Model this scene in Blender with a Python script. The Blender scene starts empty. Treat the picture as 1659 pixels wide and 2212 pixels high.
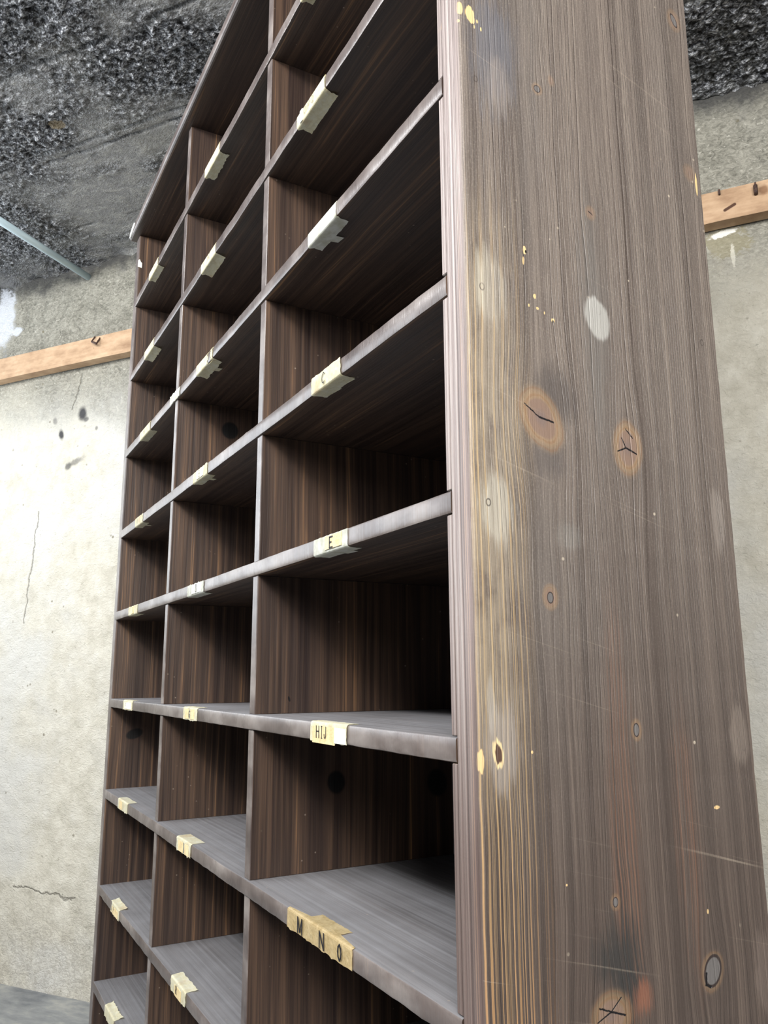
import bpy, bmesh, math, random
from mathutils import Vector, Matrix, noise
random.seed(7)
scene = bpy.context.scene
C = scene.collection

# ------------------------------------------------------------------ camera
cam_d = bpy.data.cameras.new('camera')
cam = bpy.data.objects.new('camera', cam_d)
C.objects.link(cam)
cam_d.sensor_fit = 'VERTICAL'
cam_d.sensor_height = 24.0
cam_d.lens = 24.0 * 1737.5 / 2212.0
cam_d.clip_start = 0.02
R0 = (0.48136021, 0.87651165, -0.00443503)      # right
R1 = (-0.17764325, 0.09260032, -0.97972856)     # down
R2 = (-0.85833282, 0.4723902, 0.20028049)       # forward
CAM = (0.5931, -0.4166, 1.0871)
WA = math.radians(36.938)          # angle between the bookcase front and the back wall; world x runs along the wall
GR = Matrix.Rotation(-WA, 4, 'Z')  # bookcase frame -> world
cam.matrix_world = GR @ Matrix(((R0[0], -R1[0], -R2[0], CAM[0]),
                                (R0[1], -R1[1], -R2[1], CAM[1]),
                                (R0[2], -R1[2], -R2[2], CAM[2]),
                                (0, 0, 0, 1)))
scene.camera = cam

# ------------------------------------------------------------------ world, lights, exposure
W = bpy.data.worlds.new('overcast daylight')
scene.world = W
W.use_nodes = True
bg = W.node_tree.nodes['Background']
bg.inputs[0].default_value = (0.80, 0.89, 1.0, 1)
bg.inputs[1].default_value = 0.28

def area(name, loc, target, sx, sy, power, col, world=False):
    l = bpy.data.lights.new(name, 'AREA')
    l.shape = 'RECTANGLE'; l.size = sx; l.size_y = sy
    l.energy = power; l.color = col
    o = bpy.data.objects.new(name, l); C.objects.link(o)
    loc, target = Vector(loc), Vector(target)
    if not world: loc, target = GR @ loc, GR @ target
    o.location = loc
    d = (target - loc).normalized()
    o.rotation_euler = d.to_track_quat('-Z', 'Y').to_euler()
    return o
area('window_daylight', (-3.25, 0.62, 2.0), (0.0, 0.62, 1.9), 2.0, 1.4, 33, (0.86, 0.93, 1.0), world=True)
area('doorway_daylight', (3.1, -1.05, 2.3), (-0.3, 0.0, 1.8), 1.3, 1.0, 112, (1.0, 0.98, 0.95))
area('overhead_light', (1.25, -1.35, 2.70), (0.0, 0.0, 1.7), 1.5, 0.5, 58, (1.0, 0.98, 0.95))
area('overhead_light', (-0.8, -1.6, 2.70), (-0.8, 0.1, 1.9), 2.6, 0.3, 64, (0.97, 0.98, 1.0))  # unseen fill, added to brighten the upper shelf edges and labels

scene.view_settings.view_transform = 'Standard'
scene.view_settings.look = 'None'
scene.view_settings.exposure = 0.25
scene.view_settings.gamma = 1.0
scene.view_settings.use_curve_mapping = False

# ------------------------------------------------------------------ node helper
class S:
    """socket with arithmetic"""
    def __init__(s, nt, v): s.nt = nt; s.v = v
    def _m(s, op, *a):
        n = s.nt.nodes.new('ShaderNodeMath'); n.operation = op
        for i, x in enumerate((s,) + a):
            x = x.v if isinstance(x, S) else x
            if isinstance(x, (int, float)): n.inputs[i].default_value = x
            else: s.nt.links.new(x, n.inputs[i])
        return S(s.nt, n.outputs[0])
    def __add__(s, o): return s._m('ADD', o)
    __radd__ = __add__
    def __sub__(s, o): return s._m('SUBTRACT', o)
    def __rsub__(s, o): return S(s.nt, o)._m('SUBTRACT', s)
    def __mul__(s, o): return s._m('MULTIPLY', o)
    __rmul__ = __mul__
    def __truediv__(s, o): return s._m('DIVIDE', o)
    def __neg__(s): return s._m('MULTIPLY', -1.0)
    def abs(s): return s._m('ABSOLUTE')
    def sqrt(s): return s._m('SQRT')
    def fract(s): return s._m('FRACT')
    def sin(s): return s._m('SINE')
    def exp(s): return s._m('EXPONENT')
    def pow(s, p): return s._m('POWER', p)
    def max(s, o): return s._m('MAXIMUM', o)
    def min(s, o): return s._m('MINIMUM', o)
    def ss(s, a, b):
        """smoothstep a..b -> 0..1 (a > b gives the falling edge)"""
        n = s.nt.nodes.new('ShaderNodeMapRange'); n.interpolation_type = 'SMOOTHSTEP'
        s.nt.links.new(s.v, n.inputs[0])
        if a < b:
            n.inputs[1].default_value = a; n.inputs[2].default_value = b
            n.inputs[3].default_value = 0; n.inputs[4].default_value = 1
        else:
            n.inputs[1].default_value = b; n.inputs[2].default_value = a
            n.inputs[3].default_value = 1; n.inputs[4].default_value = 0
        return S(s.nt, n.outputs[0])

class Mat:
    def __init__(s, name, rough=0.5, spec=0.5):
        s.m = bpy.data.materials.new(name); s.m.use_nodes = True
        s.nt = s.m.node_tree; s.N = s.nt.nodes; s.L = s.nt.links
        s.b = s.N['Principled BSDF']
        s.b.inputs['Roughness'].default_value = rough
        s.b.inputs['Specular IOR Level'].default_value = spec
        tc = s.N.new('ShaderNodeTexCoord')
        s.oco = tc.outputs['Object']
        sp = s.N.new('ShaderNodeSeparateXYZ'); s.L.new(s.oco, sp.inputs[0])
        s.x, s.y, s.z = (S(s.nt, sp.outputs[i]) for i in range(3))
        sg = s.N.new('ShaderNodeSeparateXYZ'); s.L.new(tc.outputs['Normal'], sg.inputs[0])
        s.nx, s.ny, s.nz = (S(s.nt, sg.outputs[i]) for i in range(3))
    def vec(s, x, y, z):
        n = s.N.new('ShaderNodeCombineXYZ')
        for i, a in enumerate((x, y, z)):
            if isinstance(a, S): s.L.new(a.v, n.inputs[i])
            else: n.inputs[i].default_value = a
        return n.outputs[0]
    def noise(s, x, y, z, scale=1.0, detail=2.0, rough=0.5, dist=0.0):
        n = s.N.new('ShaderNodeTexNoise')
        s.L.new(s.vec(x, y, z), n.inputs['Vector'])
        n.inputs['Scale'].default_value = scale; n.inputs['Detail'].default_value = detail
        n.inputs['Roughness'].default_value = rough; n.inputs['Distortion'].default_value = dist
        return S(s.nt, n.outputs[0])
    def voro(s, x, y, z, scale=1.0, feature='F1', rnd=1.0):
        n = s.N.new('ShaderNodeTexVoronoi'); n.feature = feature
        s.L.new(s.vec(x, y, z), n.inputs['Vector'])
        n.inputs['Scale'].default_value = scale; n.inputs['Randomness'].default_value = rnd
        return S(s.nt, n.outputs['Distance'])
    def col(s, c):
        n = s.N.new('ShaderNodeRGB'); n.outputs[0].default_value = (*lin(c), 1); return n.outputs[0]
    def mix(s, f, a, b):
        n = s.N.new('ShaderNodeMix'); n.data_type = 'RGBA'
        if isinstance(f, S): s.L.new(f.v, n.inputs[0])
        else: n.inputs[0].default_value = f
        for i, c in ((6, a), (7, b)):
            if isinstance(c, tuple): n.inputs[i].default_value = (*lin(c), 1)
            else: s.L.new(c, n.inputs[i])
        return n.outputs[2]
    def ramp(s, f, stops):
        n = s.N.new('ShaderNodeValToRGB'); s.L.new(f.v, n.inputs[0])
        e = n.color_ramp.elements
        while len(e) < len(stops): e.new(0.5)
        for i, (p, c) in enumerate(stops):
            e[i].position = p; e[i].color = (*lin(c), 1)
        return n.outputs[0]
    def attr(s, name):
        n = s.N.new('ShaderNodeAttribute'); n.attribute_name = name
        return S(s.nt, n.outputs['Fac'])
    def rnd(s):
        n = s.N.new('ShaderNodeObjectInfo'); return S(s.nt, n.outputs['Random'])
    def color(s, c):
        if isinstance(c, tuple): s.b.inputs['Base Color'].default_value = (*lin(c), 1)
        else: s.L.new(c, s.b.inputs['Base Color'])
    def rough(s, r): s.L.new(r.v, s.b.inputs['Roughness'])
    def bump(s, h, strength=0.5, dist=0.002):
        n = s.N.new('ShaderNodeBump'); n.inputs['Strength'].default_value = strength
        n.inputs['Distance'].default_value = dist
        s.L.new(h.v, n.inputs['Height']); s.L.new(n.outputs[0], s.b.inputs['Normal'])
    def ell(s, u, v, cu, cv, a, b, ang=0.0, wob=None):
        """normalised elliptical distance round (cu, cv)"""
        du, dv = u - cu, v - cv
        if ang:
            c, n = math.cos(ang), math.sin(ang)
            du, dv = du * c + dv * n, dv * c - du * n
        q = ((du / a)._m('POWER', 2.0) + (dv / b)._m('POWER', 2.0)).sqrt()
        return q + wob if wob is not None else q
    def seg(s, u, v, p, q):
        """distance to the segment p-q in the (u, v) plane"""
        dx, dy = q[0] - p[0], q[1] - p[1]; l2 = dx * dx + dy * dy
        t = (((u - p[0]) * dx + (v - p[1]) * dy) / l2).max(0.0).min(1.0)
        a = u - p[0] - t * dx; b = v - p[1] - t * dy
        return (a * a + b * b).sqrt()

def lin(c):
    """sRGB 0-255 -> linear"""
    return tuple(((x / 255) / 12.92 if x / 255 <= 0.04045 else ((x / 255 + 0.055) / 1.055) ** 2.4) for x in c)

# ------------------------------------------------------------------ mesh helper
def add_box(bm, x0, x1, y0, y1, z0, z1, bev=0.0, mat=0, seg=1):
    g = bmesh.ops.create_cube(bm, size=1.0)
    vs = g['verts']
    for v in vs:
        v.co = Vector(((x0 + x1) / 2 + v.co.x * (x1 - x0), (y0 + y1) / 2 + v.co.y * (y1 - y0), (z0 + z1) / 2 + v.co.z * (z1 - z0)))
    fs = {f for v in vs for f in v.link_faces}
    for f in fs: f.material_index = mat
    if bev > 0:
        es = list({e for v in vs for e in v.link_edges})
        bmesh.ops.bevel(bm, geom=es, offset=bev, segments=seg, profile=0.5, affect='EDGES')

def add_tube(bm, p0, p1, r, n=16, r1=None, mat=0):
    p0, p1 = Vector(p0), Vector(p1); d = (p1 - p0)
    q = d.to_track_quat('Z', 'Y').to_matrix().to_4x4()
    M = Matrix.Translation((p0 + p1) / 2) @ q
    g = bmesh.ops.create_cone(bm, cap_ends=True, segments=n, radius1=r, radius2=r if r1 is None else r1, depth=d.length, matrix=M)
    for f in {f for v in g['verts'] for f in v.link_faces}: f.material_index = mat

def obj(name, bm, mats, parent=None, smooth=False):
    me = bpy.data.meshes.new(name)
    bmesh.ops.recalc_face_normals(bm, faces=bm.faces)
    bm.to_mesh(me); bm.free()
    for m in (mats if isinstance(mats, (list, tuple)) else [mats]):
        me.materials.append(m.m if isinstance(m, Mat) else m)
    if smooth:
        for p in me.polygons: p.use_smooth = True
    o = bpy.data.objects.new(name, me); C.objects.link(o)
    if parent is not None:
        o.parent = parent
        o.matrix_parent_inverse = parent_world(parent).inverted()
    return o

def parent_world(p):
    M = Matrix.LocRotScale(p.location, p.rotation_euler, p.scale)
    while p.parent is not None:
        M = p.matrix_parent_inverse @ M
        p = p.parent
        M = Matrix.LocRotScale(p.location, p.rotation_euler, p.scale) @ M
    return M

def empty(name, loc, label, cat, group=None, rz=0.0):
    o = bpy.data.objects.new(name, None); C.objects.link(o)
    o.location = loc; o.rotation_euler = (0, 0, rz); o.empty_display_size = 0.1
    tag(o, label, cat, group); return o

def tag(o, label=None, cat=None, group=None):
    if label: o['label'] = label
    if cat: o['category'] = cat
    if group: o['group'] = group

# ------------------------------------------------------------------ the room, in the wall's own frame
WN = 1.6686                        # its distance along the normal
CEIL = 2.8202
def room_obj(name, bm, mats, smooth=False, kind='structure'):
    o = obj(name, bm, mats, None, smooth)
    if kind: o['kind'] = kind
    return o

def fbm(p, o=4):
    return noise.fractal(p, 1.0, 2.0, o, noise_basis='PERLIN_ORIGINAL')

# ---- plaster wall material
mw = Mat('old lime plaster', 0.82, 0.25)
x, z = mw.x, mw.z
big = mw.noise(x, 0.0, z, 2.2, 5, 0.6)
mid = mw.noise(x, 3.0, z, 14, 5, 0.65)
fine = mw.noise(x * 0.7, 7.0, z, 90, 4, 0.65, 1.2)
flk = mw.noise(x * 0.55, 9.0, z, 60, 5, 0.6, 2.2)
up = (z + (big - 0.5) * 0.5 + (mid - 0.5) * 0.25).ss(2.02, 2.36)
c = mw.ramp(mid, [(0.3, (186, 181, 166)), (0.5, (203, 198, 184)), (0.7, (216, 212, 199))])
c = mw.mix(big.ss(0.42, 0.66), c, (205, 203, 196))
upc = mw.ramp(fine * 0.65 + mid * 0.35, [(0.36, (92, 90, 82)), (0.47, (128, 126, 115)), (0.6, (160, 157, 145))])
c = mw.mix(up * 0.93, c, upc)
c = mw.mix((flk.ss(0.60, 0.70)) * (0.22 + up * 0.5), c, (206, 202, 190))          # pale flakes
c = mw.mix((flk.ss(0.36, 0.27)) * 0.5, c, (104, 100, 86))                          # pitted spots
pit = mw.voro(x, 2.0, z, 17)
c = mw.mix(pit.ss(0.13, 0.06) * mid.ss(0.46, 0.6) * 0.8, c, (112, 104, 84))
lo = (z + (mid - 0.5) * 0.35).ss(0.42, 0.12)
c = mw.mix(lo * 0.45 * fine.ss(0.4, 0.6), c, (150, 144, 134))
soot = (z + (big - 0.5) * 0.16 + (mid - 0.5) * 0.2).ss(2.70, 2.80)
c = mw.mix(soot * 0.85, c, (52, 52, 54))
wb = (mid - 0.5) * 1.1
for (cx, cz, a, b, s) in ((-2.183, 2.1455, .030, .042, .95), (-2.289, 2.067, .018, .032, .95), (-2.195, 1.942, .05, .018, .6),
                          (-2.235, 1.925, .022, .018, .7), (-2.33, 2.13, .015, .02, .5), (-2.10, 2.07, .01, .012, .6), (-2.16, 2.115, .018, .014, .7)):
    c = mw.mix(mw.ell(x, z, cx, cz, a, b, 0.3, wb).ss(1.05, 0.35) * s, c, (56, 56, 60))
for (cx, cz, a, b) in ((-2.685, 2.655, .070, .15), (-2.60, 2.58, .030, .02)):
    c = mw.mix(mw.ell(x, z, cx, cz, a, b, 0.0, wb * 1.3 + (fine - 0.5)).ss(1.15, 0.7) * (fine * 0.5 + 0.5), c, (214, 218, 226))    # white efflorescence
wb2 = wb * 2.0 + (fine - 0.5) * 1.5
c = mw.mix(mw.ell(x, z, .262, 2.318, .060, .05, 0.0, wb2).ss(1.1, 0.8) * 0.6, c, (150, 143, 114))
c = mw.mix(mw.ell(x, z, .255, 2.346, .035, .010, 0.15, wb2).ss(1.15, 0.8), c, (232, 230, 222))
c = mw.mix(mw.ell(x, z, .272, 2.27, .006, .05, 0.0, wb2).ss(1.1, 0.7) * 0.7, c, (220, 216, 202))
# hairline cracks
cr = mw.seg(x + (mid - 0.5) * 0.05, z, (-2.20, 2.32), (-2.235, 2.17)).min(mw.seg(x + (mid - 0.5) * 0.05, z, (-2.38, 1.75), (-2.41, 1.30)))
cr = cr.min(mw.seg(x, z + (mid - 0.5) * 0.06, (-2.35, 0.335), (-2.05, 0.31)))
c = mw.mix(cr.ss(0.004, 0.001) * 0.6, c, (92, 88, 78))
mw.color(c)
mw.bump(fine * 0.5 + mid * 0.9 + flk * 0.7 * (up * 0.7 + 0.3) + cr.ss(0.006, 0.0) * -0.5, 0.75, 0.012)

# ---- ceiling concrete material (rough: attribute says where the surface is honeycombed)
mc = Mat('sooty board-marked concrete', 0.5, 0.6)
x, y = mc.x, mc.y
rg = mc.attr('rough')
n1 = mc.noise(x, y, 0.0, 3.0, 4, 0.6)
n2 = mc.noise(x * 0.65, y, 1.0, 120, 5, 0.66, 0.9)
n3 = mc.noise(x * 0.6, y, 5.0, 34, 6, 0.66, 0.5)
gv = mc.voro(x * 0.8 + (n3 - 0.5) * 0.02, y, 0.0, 95)
gv2 = mc.voro(x * 0.75 + (n3 - 0.5) * 0.02, y, 3.0, 210)
gran = gv * 0.55 + gv2 * 0.45
smc = mc.ramp(n3 * 0.5 + n2 * 0.5, [(0.34, (102, 102, 103)), (0.5, (140, 140, 139)), (0.68, (190, 188, 182))])
rgc = mc.ramp(n2 * 0.5 + n3 * 0.45 + 0.5 - gran * 0.9, [(0.37, (16, 17, 20)), (0.46, (88, 90, 96)), (0.60, (160, 163, 170)), (0.74, (246, 248, 252))])
c = mc.mix(rg, smc, rgc)
c = mc.mix(n1.ss(0.5, 0.68) * 0.30, c, (128, 126, 114))
c = mc.mix(mc.ell(x, y, -1.66, 0.955, .03, .02, 0.4, (n3 - 0.5) * 1.5).ss(1.05, 0.8), c, (166, 150, 122))
for sy, amp in ((1.055, 0.9), (1.092, 0.8), (1.44, 0.5), (0.74, 0.6)):
    d = (y + (n3 - 0.5) * 0.030 + (n2 - 0.5) * 0.012 - sy).abs()
    c = mc.mix(d.ss(0.0045, 0.0015) * mc.noise(x * 5, sy * 9, 0.0, 1.0, 3).ss(0.40, 0.52) * amp, c, (20, 20, 22))
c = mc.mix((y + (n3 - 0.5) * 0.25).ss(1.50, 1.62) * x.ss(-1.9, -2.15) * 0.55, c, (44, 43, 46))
c = mc.mix(y.ss(1.42, 1.66) * n3.ss(0.4, 0.6) * 0.25, c, (136, 134, 122))
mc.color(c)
mc.rough((n2 * 0.5 + 0.16))
mc.bump(n2 * (rg * 0.5 + 0.35) + n3 * 0.8 - gran * rg * 1.2 - gv2 * 0.12, 1.0, 0.020)

# ---- floor material
mf = Mat('worn concrete floor', 0.55, 0.4)
x, y = mf.x, mf.y
a1 = mf.noise(x * 0.5, y, 0.0, 5, 5, 0.6, 0.6); a2 = mf.noise(x * 0.5, y, 3.0, 40, 4, 0.6)
mf.color(mf.ramp(a1 * 0.7 + a2 * 0.3, [(0.35, (106, 109, 113)), (0.5, (140, 142, 142)), (0.66, (178, 176, 168))]))
mf.bump(a1 + a2 * 0.5, 0.4, 0.01)

def grid_surface(bm, us, vs, fn, attr=None):
    rows = []
    for u in us:
        rows.append([bm.verts.new(fn(u, v)) for v in vs])
    for i in range(len(us) - 1):
        for j in range(len(vs) - 1):
            bm.faces.new((rows[i][j], rows[i + 1][j], rows[i + 1][j + 1], rows[i][j + 1]))

def frange(a, b, n): return [a + (b - a) * i / (n - 1) for i in range(n)]

# floor slab
bm = bmesh.new()
add_box(bm, -7, 6, -6, WN + 0.25, -0.2, 0.0)
room_obj('floor', bm, mf)

# back wall: a modelled, slightly uneven face on a thick wall
def wall_pt(u, v):
    d = 0.006 * fbm(Vector((u * 3, v * 3, 1.0)), 4) + 0.0025 * fbm(Vector((u * 22, v * 22, 4.0)), 3)
    if v < 0.12: d += 0.006 * (0.12 - v) / 0.12
    return Vector((u, WN - 0.006 - d, v))
bm = bmesh.new()
us = [-7, -5, -3.6] + frange(-3.0, 1.0, 400) + [1.6, 3, 6]
vs = frange(-0.02, CEIL + 0.02, 240)
grid_surface(bm, us, vs, wall_pt)
add_box(bm, -7, 6, WN + 0.012, WN + 0.25, -0.2, CEIL + 0.02)
wall = room_obj('wall_back', bm, mw, smooth=True)

# ceiling: honeycombed concrete with smooth board-marked patches
def rough_mask(u, v):
    m = fbm(Vector((u * 1.5 + 4.0, v * 2.2, 9.0)), 4) + 0.35 * fbm(Vector((u * 6, v * 9, 2.0)), 3)
    m = 0.5 + 1.6 * m
    m += 0.75 * math.exp(-(((u + 1.55) / 0.42) ** 2 + ((v - 0.95) / 0.22) ** 2))     # torn area beside the bookcase top
    m += 0.7 * math.exp(-(((u + 1.6) / 0.5) ** 2 + ((v - 0.62) / 0.12) ** 2))
    m += 0.8 * math.exp(-(((u + 1.52) / 0.13) ** 2 + ((v - 1.25) / 0.20) ** 2))
    m -= 0.9 * math.exp(-(((u + 1.95) / 0.30) ** 2 + ((v - 1.10) / 0.10) ** 2))
    m -= 0.6 * math.exp(-(((u + 1.95) / 0.28) ** 2 + ((v - 1.38) / 0.14) ** 2))
    m += 0.8 * math.exp(-(((u - 0.30) / 0.30) ** 2 + ((v - 1.45) / 0.25) ** 2))
    return max(0.0, min(1.0, m))
seams = (1.092, 1.055, 1.44, 0.74)
def ceil_h(u, v):
    r = rough_mask(u, v)
    h = 0.004 * fbm(Vector((u * 4, v * 4, 1.0)), 3)
    h += r * (0.010 * noise.turbulence(Vector((u * 44, v * 60, 3.0)), 4, False) - 0.004)
    h += r * 0.016 * max(0.0, fbm(Vector((u * 9, v * 13, 8.0)), 3) - 0.10)
    for k, s in enumerate(seams):
        w = v - s - 0.010 * fbm(Vector((u * 7, s * 10, 0.0)), 3)
        if fbm(Vector((u * 2.0, s * 30, 5.0)), 2) > -0.25:
            h += 0.008 * math.exp(-(w / 0.0045) ** 2)
    # ragged break where the ceiling meets the wall
    t = max(0.0, (v - (WN - 0.12)) / 0.12)
    h += t * t * (-0.018 + 0.030 * fbm(Vector((u * 9, v * 9, 7.0)), 3))
    return h, r
bm = bmesh.new()
lay = bm.verts.layers.float.new('rough')
us = [-7, -5, -3.4] + frange(-2.9, -0.2, 560) + frange(-0.19, 0.9, 220) + [1.4, 3, 6]
vs = [-6, -3, -1, 0.0] + frange(0.30, WN + 0.004, 270)
rows = []
for u in us:
    row = []
    for v in vs:
        h, r = ceil_h(u, v)
        vt = bm.verts.new((u, v, CEIL + h)); vt[lay] = r; row.append(vt)
    rows.append(row)
for i in range(len(us) - 1):
    for j in range(len(vs) - 1):
        bm.faces.new((rows[i][j], rows[i][j + 1], rows[i + 1][j + 1], rows[i + 1][j]))
add_box(bm, -7, 6, -6, WN + 0.25, CEIL + 0.06, CEIL + 0.25)
room_obj('ceiling', bm, mc, smooth=True)

# unseen side wall and window frame, added around the area light left of frame
bm = bmesh.new()
for (y0, y1, z0, z1) in ((-1.6, -0.40, 0, CEIL), (-0.40, 1.64, 0, 1.28), (-0.40, 1.64, 2.72, CEIL), (1.64, WN, 0, CEIL)):
    add_box(bm, -3.55, -3.32, y0, y1, z0, z1)
room_obj('wall_left', bm, mw)
mfr = Mat('painted window frame', 0.5, 0.4); mfr.color((196, 196, 188))
bm = bmesh.new()
for (y0, y1, z0, z1) in ((-0.40, 1.64, 1.28, 1.32), (-0.40, 1.64, 2.68, 2.72), (-0.40, -0.36, 1.32, 2.68), (1.60, 1.64, 1.32, 2.68), (0.60, 0.64, 1.32, 2.68)):
    add_box(bm, -3.40, -3.34, y0, y1, z0, z1, 0.004)
room_obj('added_window', bm, mfr)

# ------------------------------------------------------------------ timber batten on the wall
mb = Mat('sawn spruce batten', 0.7, 0.3)
x, y, z = mb.x, mb.y, mb.z
g1 = mb.noise(x * 1.2, y * 9, z * 26, 1.0, 4, 0.6, 0.4)
g2 = mb.noise(x * 14, y * 14, z * 30, 1.0, 4, 0.6)
c = mb.ramp(g1 * 0.5 + g2 * 0.5, [(0.33, (142, 112, 86)), (0.5, (178, 148, 118)), (0.68, (202, 174, 144))])
c = mb.mix(mb.voro(x, y, z, 32).ss(0.16, 0.05) * g2.ss(0.45, 0.6) * 0.55, c, (92, 62, 42))
c = mb.mix(mb.seg(x, z, (.262, 2.388), (.288, 2.400)).ss(0.006, 0.003), c, (78, 52, 38))
c = mb.mix(mb.ell(x, z, .365, 2.425, .016, .018, 0, (g2 - 0.5)).ss(1.2, 0.5) * 0.7, c, (112, 76, 50))
mb.color(c); mb.bump(g1 * 0.6 + g2, 0.35, 0.003)
mn = Mat('rusty iron nail', 0.7, 0.4)
mn.color(mn.ramp(mn.noise(mn.x, mn.y, mn.z, 200, 3), [(0.35, (44, 32, 28)), (0.65, (84, 60, 50))]))
TB = 0.059
bt = empty('timber_batten', Vector((-0.5, WN - TB / 2, 2.38)),
           'long sawn pale timber batten running across the back wall near the ceiling', 'batten')
bm = bmesh.new()
xs = frange(-6.5, 5.5, 241)
prof = [(WN - TB, 2.3485), (WN - TB, 2.4440), (WN - 0.014, 2.4440), (WN - 0.014, 2.3485)]
rings = []
for u in xs:
    tilt = (u + 1.2) * 0.0066
    w1, w2 = 0.0016 * fbm(Vector((u * 5, 1, 0)), 3), 0.0016 * fbm(Vector((u * 5, 9, 0)), 3)
    rings.append([bm.verts.new((u, p[0] + (w1 if k < 2 else 0), p[1] + tilt + (w2 if k in (0, 3) else w1))) for k, p in enumerate(prof)])
for a, b in zip(rings, rings[1:]):
    for k in range(4): bm.faces.new((a[k], b[k], b[(k + 1) % 4], a[(k + 1) % 4]))
bm.faces.new(rings[0]); bm.faces.new(rings[-1][::-1])
def room_part(name, bm, mats, parent, label=None):
    me = bpy.data.meshes.new(name); bmesh.ops.recalc_face_normals(bm, faces=bm.faces); bm.to_mesh(me); bm.free()
    me.materials.append(mats.m)
    o = bpy.data.objects.new(name, me); C.objects.link(o); o.parent = parent
    o.matrix_parent_inverse = parent_world(parent).inverted()
    if label: o['label'] = label
    return o
room_part('beam', bm, mb, bt)
F = WN - TB
bm = bmesh.new()                                     # small driven nail, right of the bookcase
add_box(bm, .2485, .2545, F - 0.008, F + 0.02, 2.4375, 2.4545, 0.0015)
room_part('nail', bm, mn, bt, 'small dark nail head sunk in the top of the batten')
bm = bmesh.new()                                     # heavier bolt
add_box(bm, .3395, .3505, F - 0.016, F + 0.02, 2.4120, 2.4400, 0.003)
add_box(bm, .3430, .3480, F - 0.012, F + 0.02, 2.4380, 2.4480, 0.001)
room_part('bolt', bm, mn, bt, 'square rusty bolt head standing out of the batten')
bm = bmesh.new()                                     # folded iron hook, left of the bookcase
add_tube(bm, (-2.086, F - 0.004, 2.437), (-2.090, F - 0.016, 2.412), 0.0030, 8)
add_tube(bm, (-2.090, F - 0.016, 2.412), (-2.060, F - 0.020, 2.396), 0.0042, 8)
add_tube(bm, (-2.060, F - 0.020, 2.396), (-2.064, F + 0.002, 2.430), 0.0034, 8)
room_part('hook', bm, mn, bt, 'bent black iron hook in the batten')

# ------------------------------------------------------------------ pipe under the ceiling
mp = Mat('grey blue plastic pipe', 0.38, 0.5)
pn = mp.noise(mp.x * 6, mp.y * 1.2, mp.z * 6, 8, 3)
mp.color(mp.ramp(pn, [(0.3, (182, 204, 214)), (0.7, (206, 226, 234))]))
PZ = 2.752
pe = empty('conduit_pipe', Vector((-2.20, WN, PZ)),
           'straight blue-grey plastic pipe running under the dark ceiling into the back wall', 'pipe')
bm = bmesh.new()
add_tube(bm, (-2.205, WN - 0.006, PZ), (-2.178, 0.90, PZ + 0.004), 0.0145, 24)
add_tube(bm, (-2.178, 0.90, PZ + 0.004), (-2.10, -2.2, PZ + 0.012), 0.0145, 24)
t_ = room_part('tube', bm, mp, pe)
for p in t_.data.polygons: p.use_smooth = len(p.vertices) == 4
bm = bmesh.new()                                     # strap that holds it to the ceiling (outside the frame)
add_box(bm, -2.185, -2.165, 0.40, 0.43, PZ, CEIL - 0.002, 0.001)
add_tube(bm, (-2.172, 0.40, PZ + .005), (-2.172, 0.43, PZ + .005), 0.019, 20)
room_part('strap', bm, mn, pe)

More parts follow.
